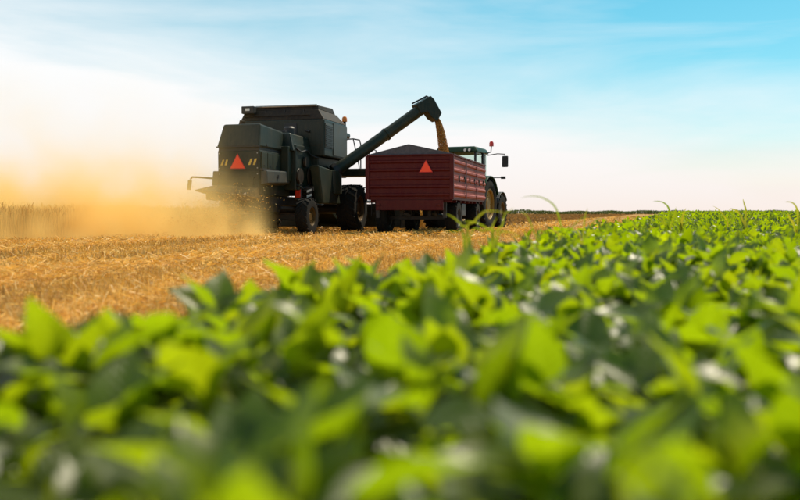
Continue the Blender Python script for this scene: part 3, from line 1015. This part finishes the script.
VV, CC = [], []
for (y0, y1, dens, ws, hs_) in ((1.5, 9, 520, .0042, 1.0), (9, 18, 300, .007, 1.0), (18, 34, 90, .014, 1.0), (34, 70, 16, .03, 1.0), (70, 170, 2.2, .09, 1.0)):
    XY = region_points(y0, y1, dens, rng)
    u_, v_ = uv(XY)
    # drill rows 14 cm apart: pull points onto the nearest row
    if y1 <= 34:
        v_new = np.round(v_ / .14) * .14 + rng.normal(0, .018, len(v_))
        XY = O0 + u_[:, None] * Hv + v_new[:, None] * Rv
    # wheel tracks press the stubble down
    tr = np.minimum(np.abs((v_ + 1.5) % 5.5 - 1.0), np.abs((v_ + 1.5) % 5.5 - 4.0)) < .32
    keep = ~(tr & (rng.random(len(tr)) < .55))
    XY, tr = XY[keep], tr[keep]
    # nothing grows on the ploughed strip
    soil_ = (XY[:, 1] > 40.2) & (XY[:, 0] < 4.74 + (XY[:, 1] - 40.3) * .2943)
    XY, tr = XY[~soil_], tr[~soil_]
    npz = len(XY)
    P = np.concatenate([XY, np.zeros((npz, 1))], 1)
    h = rng.uniform(.04, .12, npz) * hs_ * np.where(tr, .5, 1)

    tn = straw_tint(npz, rng)
    tn[:, :3] *= band(XY)[:, None]
    V, c_ = stalks(P, h, rng.uniform(.8, 1.5, npz) * ws, rng.normal(0, .035, (npz, 2)), tn, rng)
    VV.append(V)
    CC.append(c_)
V, c_ = np.concatenate(VV), np.concatenate(CC)
tag(np_mesh('wheat_stubble', V, np.arange(len(V)).reshape(-1, 4), M['straw'], c_),
    'short golden wheat stubble standing in rows across the harvested field', 'stubble', kind='stuff')

VV, CC = [], []
for (y0, y1, dens, ws) in ((1.5, 9, 900, .0048), (9, 18, 420, .007), (18, 34, 110, .014), (34, 70, 10, .035)):
    XY = region_points(y0, y1, dens, rng)
    u_, v_ = uv(XY)
    swath = .5 + .5 * np.cos((v_ + .3) * 2 * np.pi / 5.5) + .45 * np.sin(v_ * 2 * np.pi / 2.1) + .35 * np.sin(u_ * .9 + v_ * 2.1) + .3 * np.sin(u_ * .37 - v_ * 1.3)
    keep = rng.random(len(XY)) < np.clip(.16 + .62 * swath, .05, 1)
    keep &= ~((XY[:, 1] > 40.2) & (XY[:, 0] < 4.74 + (XY[:, 1] - 40.3) * .2943))
    XY, swath = XY[keep], swath[keep]
    npz = len(XY)
    ang = rng.random(npz) * 2 * np.pi
    ln = rng.uniform(.03, .17, npz)
    tilt = np.abs(rng.normal(0, .28, npz))
    z = .02 + rng.random(npz) * .09 * np.clip(swath, .3, 1.3)
    a = np.stack([np.cos(ang) * np.cos(tilt), np.sin(ang) * np.cos(tilt), np.sin(tilt)], 1)
    b_ = rng.normal(size=(npz, 3))
    b_ -= (b_ * a).sum(1)[:, None] * a
    b_ /= np.linalg.norm(b_, axis=1)[:, None]
    P = np.concatenate([XY, z[:, None]], 1)
    wv = (rng.uniform(.7, 1.6, npz) * ws)[:, None] * .5
    q = P + a * ln[:, None]
    V = np.stack([P - b_ * wv, P + b_ * wv, q + b_ * wv, q - b_ * wv], 1).reshape(-1, 3)
    VV.append(V)
    CC.append(np.repeat(straw_tint(npz, rng, 1.12), 4, 0))
V, c_ = np.concatenate(VV), np.concatenate(CC)
tag(np_mesh('loose_straw', V, np.arange(len(V)).reshape(-1, 4), M['straw'], c_),
    'pale chopped straw lying loose on the stubble', 'straw', kind='stuff')

# ------------------------------------------------------------------ standing wheat (left of and ahead of the combine)
VV, CC = [], []


def wheat_block(u0, u1, v0, v1, dens, ws):
    nn = int((u1 - u0) * (v1 - v0) * dens)
    u_ = u0 + (u1 - u0) * rng.random(nn)
    v_ = v0 + (v1 - v0) * rng.random(nn) + .12 * np.sin(u_ * 1.7) * (v1 < 0)
    XY = O0 + u_[:, None] * Hv + v_[:, None] * Rv
    P = np.concatenate([XY, np.zeros((nn, 1))], 1)
    h = rng.normal(.66, .06, nn) + .03 * np.sin(u_ * 2.3) + .02 * np.sin(u_ * 5.1 + v_)
    lean = rng.normal(0, .05, (nn, 2))
    tint = straw_tint(nn, rng, .62)
    V, c1 = stalks(P, h, rng.uniform(.8, 1.4, nn) * ws, lean, tint, rng)
    VV.append(V)
    CC.append(c1)
    tip = P + np.concatenate([lean, h[:, None]], 1)
    l2 = lean * .5 + rng.normal(0, .02, (nn, 2))
    V, c1 = stalks(tip, rng.uniform(.06, .10, nn), rng.uniform(1.6, 2.6, nn) * ws, l2, tint * np.array([[1.0, .88, .7, 1]]), rng)
    VV.append(V)
    CC.append(c1)


wheat_block(-14, 22, -5.6, -3.3, 330, .008)
wheat_block(22, 60, -5.6, -3.3, 90, .016)
wheat_block(60, 80, -6.6, -3.3, 16, .04)
wheat_block(9.2, 13, -3.25, 2.6, 260, .009)
wheat_block(-14, 40, -26, -5.6, 14, .03)
V, c_ = np.concatenate(VV), np.concatenate(CC)
tag(np_mesh('standing_wheat', V, np.arange(len(V)).reshape(-1, 4), M['wheat'], c_),
    'uncut ripe wheat standing behind the dust left of the combine', 'wheat', kind='stuff')

# dry brown weeds and clods over the ploughed strip
nn = 60000
yy = 40.5 + 320 * rng.random(nn) ** 1.8
xx = -8 + (105 + 8) * rng.random(nn)
ok = (xx < 4.74 + (yy - 40.3) * .2943) & (xx > (yy - 40) * .05)
P = np.stack([xx[ok], yy[ok], np.zeros(ok.sum())], 1)
npz = len(P)
tw = rng.uniform(.6, 1.3, (npz, 1)) * np.array([[.30, .165, .05]])
V, c_ = stalks(P, rng.uniform(.05, .20, npz), (.05 + .0016 * P[:, 1]) * rng.uniform(.6, 1.4, npz), rng.normal(0, .05, (npz, 2)), np.concatenate([tw, np.ones((npz, 1))], 1), rng)
tag(np_mesh('dry_weeds', V, np.arange(len(V)).reshape(-1, 4), M['wheat'], c_), 'dry brown weeds covering the ploughed strip beyond the tractor', 'weeds', kind='stuff')

# ------------------------------------------------------------------ far hedge under the horizon
nP = 60000
x = rng.uniform(-60, 470, nP)
prof_h = 1.5 + .35 * np.sin(x * .11) + .3 * np.sin(x * .043 + 1) + .25 * np.sin(x * .37) + 1.2 * np.exp(-((x - 62) / 5) ** 2) + .8 * np.exp(-((x - 100) / 14) ** 2)
P = np.stack([x, 430 + rng.uniform(-4, 4, nP), rng.random(nP) ** .7 * prof_h * rng.uniform(.8, 1.08, nP)], 1)
V, Fq = rand_quads(P, rng.uniform(.10, .26, nP), .7, rng)
g_ = np.repeat(rng.uniform(.5, 1.3, nP), 4)[:, None]
cols = np.concatenate([g_ * np.array([[.085, .115, .030]]), np.ones((nP * 4, 1))], 1)
tag(np_mesh('distant_hedgerow', V, Fq, M['far'], cols), 'thin dark green hedgerow along the horizon on the right', 'hedgerow', kind='stuff')


# ------------------------------------------------------------------ soybeans
def leaf_mesh(name, Lf, Wf, fold, curl, twist, mat, nl=6, nw=4):
    vs, fs = [], []
    for i in range(nl + 1):
        t = i / nl
        w = Wf * .5 * (math.sin(math.pi * min(1, t ** .66)) ** .9 if 0 < t < 1 else 0.0)
        if i == 0:
            w = Wf * .06
        if i == nl:
            w = Wf * .02
        for j in range(nw + 1):
            s_ = -1 + 2 * j / nw
            x_ = s_ * w
            z_ = abs(s_) * w * fold - curl * Lf * t * t + .05 * Wf * math.sin(t * 9 + s_ * 3) * abs(s_)
            a = twist * t
            vs.append((x_ * math.cos(a) - z_ * math.sin(a), t * Lf, x_ * math.sin(a) + z_ * math.cos(a)))
    for i in range(nl):
        for j in range(nw):
            k = i * (nw + 1) + j
            fs.append((k, k + 1, k + nw + 2, k + nw + 1))
    me = bpy.data.meshes.new(name)
    me.from_pydata(vs, [], fs)
    me.shade_smooth()
    me.materials.append(mat)
    return me


LM = [leaf_mesh('leaf', .115, .076, .25, .20, .0, M['leaf']), leaf_mesh('leaf', .130, .084, .45, .10, .25, M['leaf']),
      leaf_mesh('leaf', .095, .072, .10, .35, -.2, M['leaf']), leaf_mesh('leaf', .11, .068, .6, .25, .1, M['leaf']),
      leaf_mesh('leaf', .085, .062, .30, .05, -.35, M['leaf'])]


def leaf_matrix(base, az, pitch, roll, scale):
    """leaf grows along +Y of its own frame; pitch above the horizontal"""
    m_ = Matrix.Rotation(az, 4, 'Z') @ Matrix.Rotation(pitch, 4, 'X') @ Matrix.Rotation(roll, 4, 'Y')
    return Matrix.Translation(base) @ m_ @ Matrix.Diagonal((scale, scale, scale, 1))


def plant_plan(rn, height):
    """returns stem tubes [(pts, r)] and leaflets [(matrix, variant)]"""
    tubes, leaves = [], []
    lean = Vector((rn.uniform(-.05, .05), rn.uniform(-.05, .05), 0))
    hs2 = height * .74
    tubes.append(([Vector((0, 0, -.01)), lean * .4 + Vector((0, 0, hs2 * .5)), lean + Vector((0, 0, hs2))], [.0045, .0035, .0018]))
    nn = 12
    az = rn.uniform(0, 6.28)
    for k in range(nn):
        t = .22 + .78 * (k + rn.random() * .6) / nn
        z = hs2 * min(1, t)
        base = lean * min(1, t) + Vector((0, 0, z))
        az += 2.4 + rn.uniform(-.5, .5)
        pl = rn.uniform(.09, .17) * (1.0 - .25 * t)
        pit = rn.uniform(.35, 1.15)
        dirv = Vector((-math.sin(az) * math.cos(pit), math.cos(az) * math.cos(pit), math.sin(pit)))
        tip = base + dirv * pl
        if tip.z > height:
            tip.z = height - rn.uniform(0, .03)
        tubes.append(([base, (base + tip) / 2 + Vector((0, 0, .01)), tip], [.0018, .0015, .0012]))
        sc_ = rn.uniform(.80, 1.18) * (1.05 - .25 * max(0, t - .8) / .2 * rn.random())
        lp = rn.uniform(-.3, .6) if rn.random() < .25 else rn.uniform(.6, 1.5)
        leaves.append((leaf_matrix(tip + dirv * .02, az + rn.uniform(-.3, .3), lp, rn.uniform(-.5, .5), sc_), rn.randrange(5)))
        for s_ in (-1, 1):
            leaves.append((leaf_matrix(tip, az + s_ * rn.uniform(.8, 1.6), lp * .8 + rn.uniform(-.3, .4), rn.uniform(-.6, .6), sc_ * .92), rn.randrange(5)))
    return tubes, leaves


rn = random.Random(11)
PLANS = []
for k in range(10):
    tubes, leaves = plant_plan(rn, .45)
    mb = MB()
    for pts, r_ in tubes:
        mb.tube(pts, r_, 5, cap=False)
    bmesh.ops.recalc_face_normals(mb.bm, faces=mb.bm.faces[:])
    me = bpy.data.meshes.new('stem')
    mb.bm.to_mesh(me)
    mb.bm.free()
    me.shade_smooth()
    me.materials.append(M['stem'])
    # joined foliage for plants too far off to show single leaves
    vs, fs, off = [], [], 0
    for mt, vi in leaves:
        src = LM[vi]
        for v in src.vertices:
            vs.append((mt @ v.co)[:])
        for p in src.polygons:
            fs.append([i + off for i in p.vertices])
        off = len(vs)
    fm = bpy.data.meshes.new('foliage')
    fm.from_pydata(vs, [], fs)
    fm.shade_smooth()
    fm.materials.append(M['leafmass'])
    fcol = np.array([random.choice(LEAF) for _ in leaves]) * rng.uniform(.75, 1.3, (len(leaves), 1))
    fcol = np.repeat(np.concatenate([fcol, np.ones((len(leaves), 1))], 1), len(LM[0].vertices), 0).astype(np.float32)
    fm.attributes.new('tint', 'FLOAT_COLOR', 'POINT').data.foreach_set('color', fcol.ravel())
    PLANS.append((me, leaves, fm))

cand = []
y = .36
while y < 9.5:
    xl, xr = edge_x(y) + .04, .47 * y + 1.2
    x = max(xl, -.47 * y - .6)
    while x < xr:
        px, py = x + rn.uniform(-.09, .09), y + rn.uniform(-.09, .09)
        if px > edge_x(py) and py > .30:
            cand.append((px, py))
        x += .185
    y += .18
y = 1.0
while y < 2.9:                      # the outermost row stands thicker
    for _ in range(2):
        cand.append((edge_x(y) + rn.uniform(.0, .22), y + rn.uniform(-.06, .06)))
    y += .13
vis = [(p, q) for p, q in cand if abs(p) < .47 * q + .22]
vis.sort(key=lambda p: math.hypot(*p))
NEAR = vis[:300]
near_max = max(math.hypot(*p) for p in NEAR)
rest = [p for p in cand if p not in set(NEAR)]

for i, (px, py) in enumerate(NEAR):
    dist = math.hypot(px, py)
    pl = empty('soybean_plant', (px, py, 0.0), rn.uniform(0, 6.28))
    me, leaves, fm = PLANS[rn.randrange(len(PLANS))]
    on_edge = px - edge_x(py) < .30
    hsc = rn.uniform(.88, 1.0) if px < -.42 else rn.uniform(.84, 1.03)
    if dist < 1.3:
        hsc = min(hsc, .90 + .16 * dist)
    pl.scale = (rn.uniform(.95, 1.15), rn.uniform(.95, 1.15), hsc)
    col_px = 400 + 850 * px / py
    column = ('at the left side' if col_px < 190 else 'below the combine' if col_px < 345 else 'below the red trailer' if col_px < 485
              else 'right of the tractor' if col_px < 640 else 'at the right side')
    if on_edge and dist > 1.0:
        row = 'leafy soybean plant in the outermost row beside the stubble'
    elif dist < 1.25:
        row = 'large blurred soybean plant in the nearest row'
    elif dist < 2.4:
        row = 'blurred soybean plant close behind the nearest row'
    elif dist < 4.0:
        row = 'mid-sized soybean plant half-way up the crop'
    else:
        row = 'small nearly sharp soybean plant far back in the crop'
    tag(pl, row + ' ' + column, 'soybean plant', row.replace('plant', 'plants') + ', ' + column)
    link(bpy.data.objects.new('stem', me), pl)
    if dist < 5.6:
        for mt, vi in leaves:
            o = bpy.data.objects.new('leaf', LM[vi])
            o.matrix_basis = mt
            link(o, pl)
    else:
        link(bpy.data.objects.new('foliage', fm), pl)

# the rest of the crop: leaf mass out to the horizon
LV = np.array([[0, 0, 0], [-.5, .45, .12], [0, .5, 0], [.5, .45, .12], [0, 1, -.1]])
LF = np.array([[0, 2, 1, 1], [0, 3, 2, 2], [1, 2, 4, 4], [2, 3, 4, 4]])
XYs, Zs, Ss = [], [], []
if rest:
    rp = np.array(rest)
    k = np.repeat(np.arange(len(rp)), 30)
    XYs.append(rp[k] + rng.normal(0, .11, (len(k), 2)))
    Zs.append(.08 + .30 * rng.random(len(k)) ** .6)
    Ss.append(rng.uniform(.07, .11, len(k)))
for (y0, y1, dens, size) in ((near_max * .98, 20, 330, .085), (20, 50, 75, .14), (50, 130, 14, .30), (130, 420, 2.2, .75)):
    nn = int((y1 - y0) * (.27 * y1 + 4.5) * dens)
    yy = y0 + (y1 - y0) * rng.random(nn)
    xx = edge_x(y0) + (.47 * y1 + 3 - edge_x(y0)) * rng.random(nn)
    ok = (xx > edge_x(yy) + rng.normal(0, .08, nn)) & (xx < .47 * yy + 3) & (np.hypot(xx, yy) > near_max * .97)
    yy, xx = yy[ok], xx[ok]
    und = .035 * np.sin(xx * 1.9 + yy * .7) + .03 * np.sin(yy * 1.3 - xx * .8)
    XYs.append(np.stack([xx, yy], 1))
    Zs.append(.395 - .26 * rng.random(len(xx)) ** 1.6 + und + rng.normal(0, .03, len(xx)))
    Ss.append(rng.uniform(.75, 1.2, len(xx)) * size)
XY, Z, S = np.concatenate(XYs), np.concatenate(Zs), np.concatenate(Ss)
nP = len(XY)
az = rng.random(nP) * 2 * np.pi
pit = rng.normal(.75, .55, nP)
rol = rng.normal(0, .5, nP)
ca, sa, cp, spn, cr, sr = np.cos(az), np.sin(az), np.cos(pit), np.sin(pit), np.cos(rol), np.sin(rol)
ex0 = np.stack([ca, sa, np.zeros(nP)], 1)
ey = np.stack([-sa * cp, ca * cp, spn], 1)
ez0 = np.cross(ex0, ey)
ex = ex0 * cr[:, None] - ez0 * sr[:, None]
ez = ex0 * sr[:, None] + ez0 * cr[:, None]
base = np.concatenate([XY, Z[:, None]], 1)
V = base[:, None, :] + S[:, None, None] * (LV[None, :, 0:1] * .72 * ex[:, None, :] + LV[None, :, 1:2] * ey[:, None, :] + LV[None, :, 2:3] * ez[:, None, :])
V = V.reshape(-1, 3)
Ft = (np.arange(nP)[:, None, None] * 5 + LF[None, :, :3]).reshape(-1, 3)
LA = np.array(LEAF)
ci = rng.random((nP, 1)) * (len(LA) - 1.001)
c0 = LA[ci.astype(int)[:, 0]]
c1 = LA[ci.astype(int)[:, 0] + 1]
col = (c0 + (c1 - c0) * (ci % 1)) * rng.uniform(.75, 1.25, (nP, 1))
cols = np.repeat(np.concatenate([col, np.ones((nP, 1))], 1), 5, 0)
tag(np_mesh('soybean_crop', V, Ft, M['leafmass'], cols), 'dense green soybean crop running back to the horizon on the right', 'soybean crop', kind='stuff')


# ------------------------------------------------------------------ grass weeds standing above the crop
PT = math.atan(37 / 850)


def at_px(px, py, D):
    """point seen at photo pixel (px, py), D metres in front of the camera"""
    x_, y_ = (px - 400) / 850, -(py - 250) / 850
    r = (x_, math.cos(PT) + y_ * math.sin(PT), -math.sin(PT) + y_ * math.cos(PT))
    k = D / r[1]
    return Vector((k * r[0], D, CAM_H + k * r[2]))


def blade_path(pts, w):
    """tapering, slightly channelled blade along a smoothed path"""
    P_ = []
    for i in range(len(pts) - 1):
        p0, p1, p2, p3 = pts[max(i - 1, 0)], pts[i], pts[i + 1], pts[min(i + 2, len(pts) - 1)]
        for k in range(4):
            t = k / 4
            P_.append(.5 * ((2 * p1) + (p2 - p0) * t + (2 * p0 - 5 * p1 + 4 * p2 - p3) * t * t + (3 * p1 - p0 - 3 * p2 + p3) * t ** 3))
    P_.append(pts[-1])
    n_ = len(P_)
    vs, fs = [], []
    for i, p in enumerate(P_):
        t = i / (n_ - 1)
        d_ = (P_[min(i + 1, n_ - 1)] - P_[max(i - 1, 0)]).normalized()
        a_ = d_.cross(Vector((.25, .9, .3)))
        a_ = a_.normalized() if a_.length > 1e-4 else Vector((1, 0, 0))
        b_ = a_.cross(d_)
        ww = w * .5 * (1 - t ** 2.4) * min(1, .45 + 1.6 * t) + .0005
        vs += [p - a_ * ww + b_ * ww * .5, p, p + a_ * ww + b_ * ww * .5]
    for i in range(n_ - 1):
        k = i * 3
        fs += [(k, k + 1, k + 4, k + 3), (k + 1, k + 2, k + 5, k + 4)]
    me = bpy.data.meshes.new('blade')
    me.from_pydata([v[:] for v in vs], [], fs)
    me.shade_smooth()
    me.materials.append(M['grass'])
    return me


GRASS = [  # distance, base pixel column, label, width, blades as pixel paths seen at that distance
    (4.2, 466, 'yellow-green grass tuft crossing in front of the trailer wheel', .015,
     [[(466, 236), (474, 222), (484, 212), (494, 211), (506, 213)], [(468, 238), (462, 226), (454, 218), (446, 214)], [(470, 238), (484, 231), (496, 230), (508, 235)], [(464, 240), (456, 232), (444, 232)]]),
    (4.5, 492, 'grass tuft with crossed leaves in front of the tractor wheel', .014,
     [[(494, 240), (486, 228), (474, 222), (462, 221)], [(496, 240), (502, 226), (505, 214), (514, 208)], [(492, 242), (492, 228), (497, 217)], [(497, 242), (508, 232), (520, 236)]]),
    (4.8, 534, 'sparse grass tuft between the tractor and the long arching blade', .013,
     [[(538, 250), (533, 230), (527, 216), (520, 211)], [(536, 250), (540, 236), (548, 229), (556, 232)], [(534, 250), (522, 238), (510, 236)]]),
    (5.0, 561, 'grass tuft with one long pale blade arching over the horizon', .013,
     [[(562, 240), (560, 222), (555, 207), (545, 199), (533, 196), (521, 198)], [(564, 242), (572, 228), (582, 218), (590, 217)], [(560, 242), (552, 232), (546, 233)]]),
    (5.6, 584, 'upright yellow-green grass tuft right of the arching blade', .016,
     [[(583, 240), (584, 226), (585, 216), (588, 208)], [(585, 240), (592, 224), (602, 219), (616, 226)], [(586, 240), (596, 232), (608, 236)], [(581, 240), (574, 230), (566, 229)]]),
    (7.5, 640, 'grass tuft leaning left where the stubble narrows to a point', .022,
     [[(640, 236), (634, 226), (628, 220), (620, 219)], [(642, 236), (645, 224), (650, 215)], [(641, 238), (652, 228), (660, 230)]]),
    (9.2, 668, 'tall grass tuft with a bent tip breaking the horizon', .036,
     [[(668, 232), (670, 216), (668, 207), (662, 202), (653, 201)], [(670, 232), (674, 216), (676, 207)], [(667, 232), (660, 218), (655, 214)], [(669, 234), (664, 220), (664, 211)]]),
    (9.6, 682, 'bushy grass tuft just right of the bent tip on the horizon', .038,
     [[(681, 230), (683, 216), (686, 208)], [(682, 230), (676, 216), (676, 208)], [(684, 230), (690, 219), (697, 216)], [(680, 232), (672, 222), (668, 222)]]),
    (11.0, 720, 'thin slanting grass stalk on the right horizon', .032,
     [[(728, 228), (724, 216), (718, 209), (713, 206)], [(730, 228), (732, 218), (736, 215)]]),
    (11.5, 744, 'upright grass tuft standing tallest over the right horizon', .040,
     [[(745, 228), (746, 212), (744, 203), (743, 199)], [(744, 228), (740, 214), (732, 209), (729, 210)], [(746, 228), (752, 216), (754, 210)], [(743, 228), (741, 218), (742, 208)]]),
    (8.8, 796, 'grass tuft bending left at the right edge of the view', .040,
     [[(797, 232), (798, 214), (795, 205), (790, 202), (785, 202)], [(799, 232), (801, 216), (803, 208)], [(796, 232), (790, 218), (788, 213)]]),
]
for (D, bx, lab, w_, bl) in GRASS:
    p0 = at_px(bx, 260, D)
    base = Vector((p0.x, D, 0))
    g = empty('grass_tuft', base, 0)
    tag(g, lab, 'grass', 'grass weeds in the crop')
    for path in bl:
        pts = [Vector((random.uniform(-.02, .02), random.uniform(-.02, .02), 0))]
        dep = random.uniform(-.16, .16)
        for k, (px, py) in enumerate(path):
            pts.append(at_px(px, py, D + dep * k / len(path)) - base)
        link(bpy.data.objects.new('blade', blade_path(pts, w_ * random.uniform(.5, .85))), g)

# ------------------------------------------------------------------ chaff and dust behind the combine
nP = 2600
t = rng.random(nP) ** .7
u_ = -.35 - 1.3 * t + rng.normal(0, .25, nP)
v_ = rng.normal(-.1, .45, nP) + (rng.random(nP) < .35) * rng.uniform(0, 1.0, nP) - .6 * t
z_ = np.clip(1.15 - 1.0 * t ** 1.2 + rng.normal(0, .16, nP), .05, 1.6)
P = local_to_world(comb, np.stack([v_, u_, z_], 1))
V, Fq = rand_quads(P, rng.uniform(.006, .024, nP), .3, rng)
tag(np_mesh('flying_chaff', V, Fq, M['straw'], np.repeat(straw_tint(nP, rng, 1.1), 4, 0)),
    'flying straw and chaff thrown out behind the combine', 'chaff', kind='stuff')

m = bpy.data.materials.new('harvest_dust')
m.use_nodes = True
n, l = m.node_tree.nodes, m.node_tree.links
n.clear()
out = n.new('ShaderNodeOutputMaterial')
pv = n.new('ShaderNodeVolumePrincipled')
pv.inputs['Color'].default_value = (1.0, 0.78, 0.33, 1)
pv.inputs['Anisotropy'].default_value = 0.3
l.new(pv.outputs[0], out.inputs['Volume'])
tcn = n.new('ShaderNodeTexCoord')
sp3 = n.new('ShaderNodeSeparateXYZ')
l.new(tcn.outputs['Object'], sp3.inputs[0])


def mth(op, a, b=None, clamp=False):
    x = n.new('ShaderNodeMath')
    x.operation = op
    x.use_clamp = clamp
    for i, q in enumerate((a, b)):
        if q is None:
            continue
        if isinstance(q, (int, float)):
            x.inputs[i].default_value = q
        else:
            l.new(q, x.inputs[i])
    return x.outputs[0]


nzv = n.new('ShaderNodeTexNoise')
nzv.inputs['Scale'].default_value = .62
nzv.inputs['Detail'].default_value = 4
nzv.inputs['Roughness'].default_value = .55
l.new(tcn.outputs['Object'], nzv.inputs['Vector'])
# object space: x 0 at the chopper, growing away to the left; z up from the ground
X_, Y_, Z_ = sp3.outputs[0], sp3.outputs[1], sp3.outputs[2]
away = mth('MULTIPLY', X_, -1.0)
puff = mth('SUBTRACT', mth('MULTIPLY', nzv.outputs[0], 6.4), 2.4)
puff = mth('MAXIMUM', puff, 0.12)
hz = mth('ADD', mth('MULTIPLY', away, .022), .50)                 # scale height grows with distance
fz = mth('ADD', mth('EXPONENT', mth('MULTIPLY', mth('DIVIDE', Z_, hz), -1.0)), mth('MULTIPLY', mth('EXPONENT', mth('MULTIPLY', Z_, -.42)), mth('MULTIPLY', away, .005)))
fx = mth('EXPONENT', mth('MULTIPLY', away, -.042))
start = mth('MULTIPLY', mth('ADD', away, .35), .9, True)
fy = mth('SUBTRACT', 1.0, mth('POWER', mth('ABSOLUTE', mth('DIVIDE', Y_, 3.2)), 2.0), True)
ztop = mth('MULTIPLY', mth('SUBTRACT', 4.6, Z_), .8, True)
xend = mth('MULTIPLY', mth('SUBTRACT', 24.0, away), .25, True)
dn = mth('MULTIPLY', mth('MULTIPLY', mth('MULTIPLY', puff, fz), mth('MULTIPLY', fx, start)), mth('MULTIPLY', mth('MULTIPLY', fy, ztop), xend))
dn = mth('MULTIPLY', dn, 4.4)
l.new(dn, pv.inputs['Density'])
mb = MB().box(-24, .6, -3.2, 3.2, .01, 4.6)
dust = mb.build('dust_cloud', m)
dust.location = (-4.2, 23.1, 0)
dust.rotation_euler = (0, 0, R(20))
tag(dust, 'golden dust cloud drifting left behind the combine', 'dust', kind='stuff')
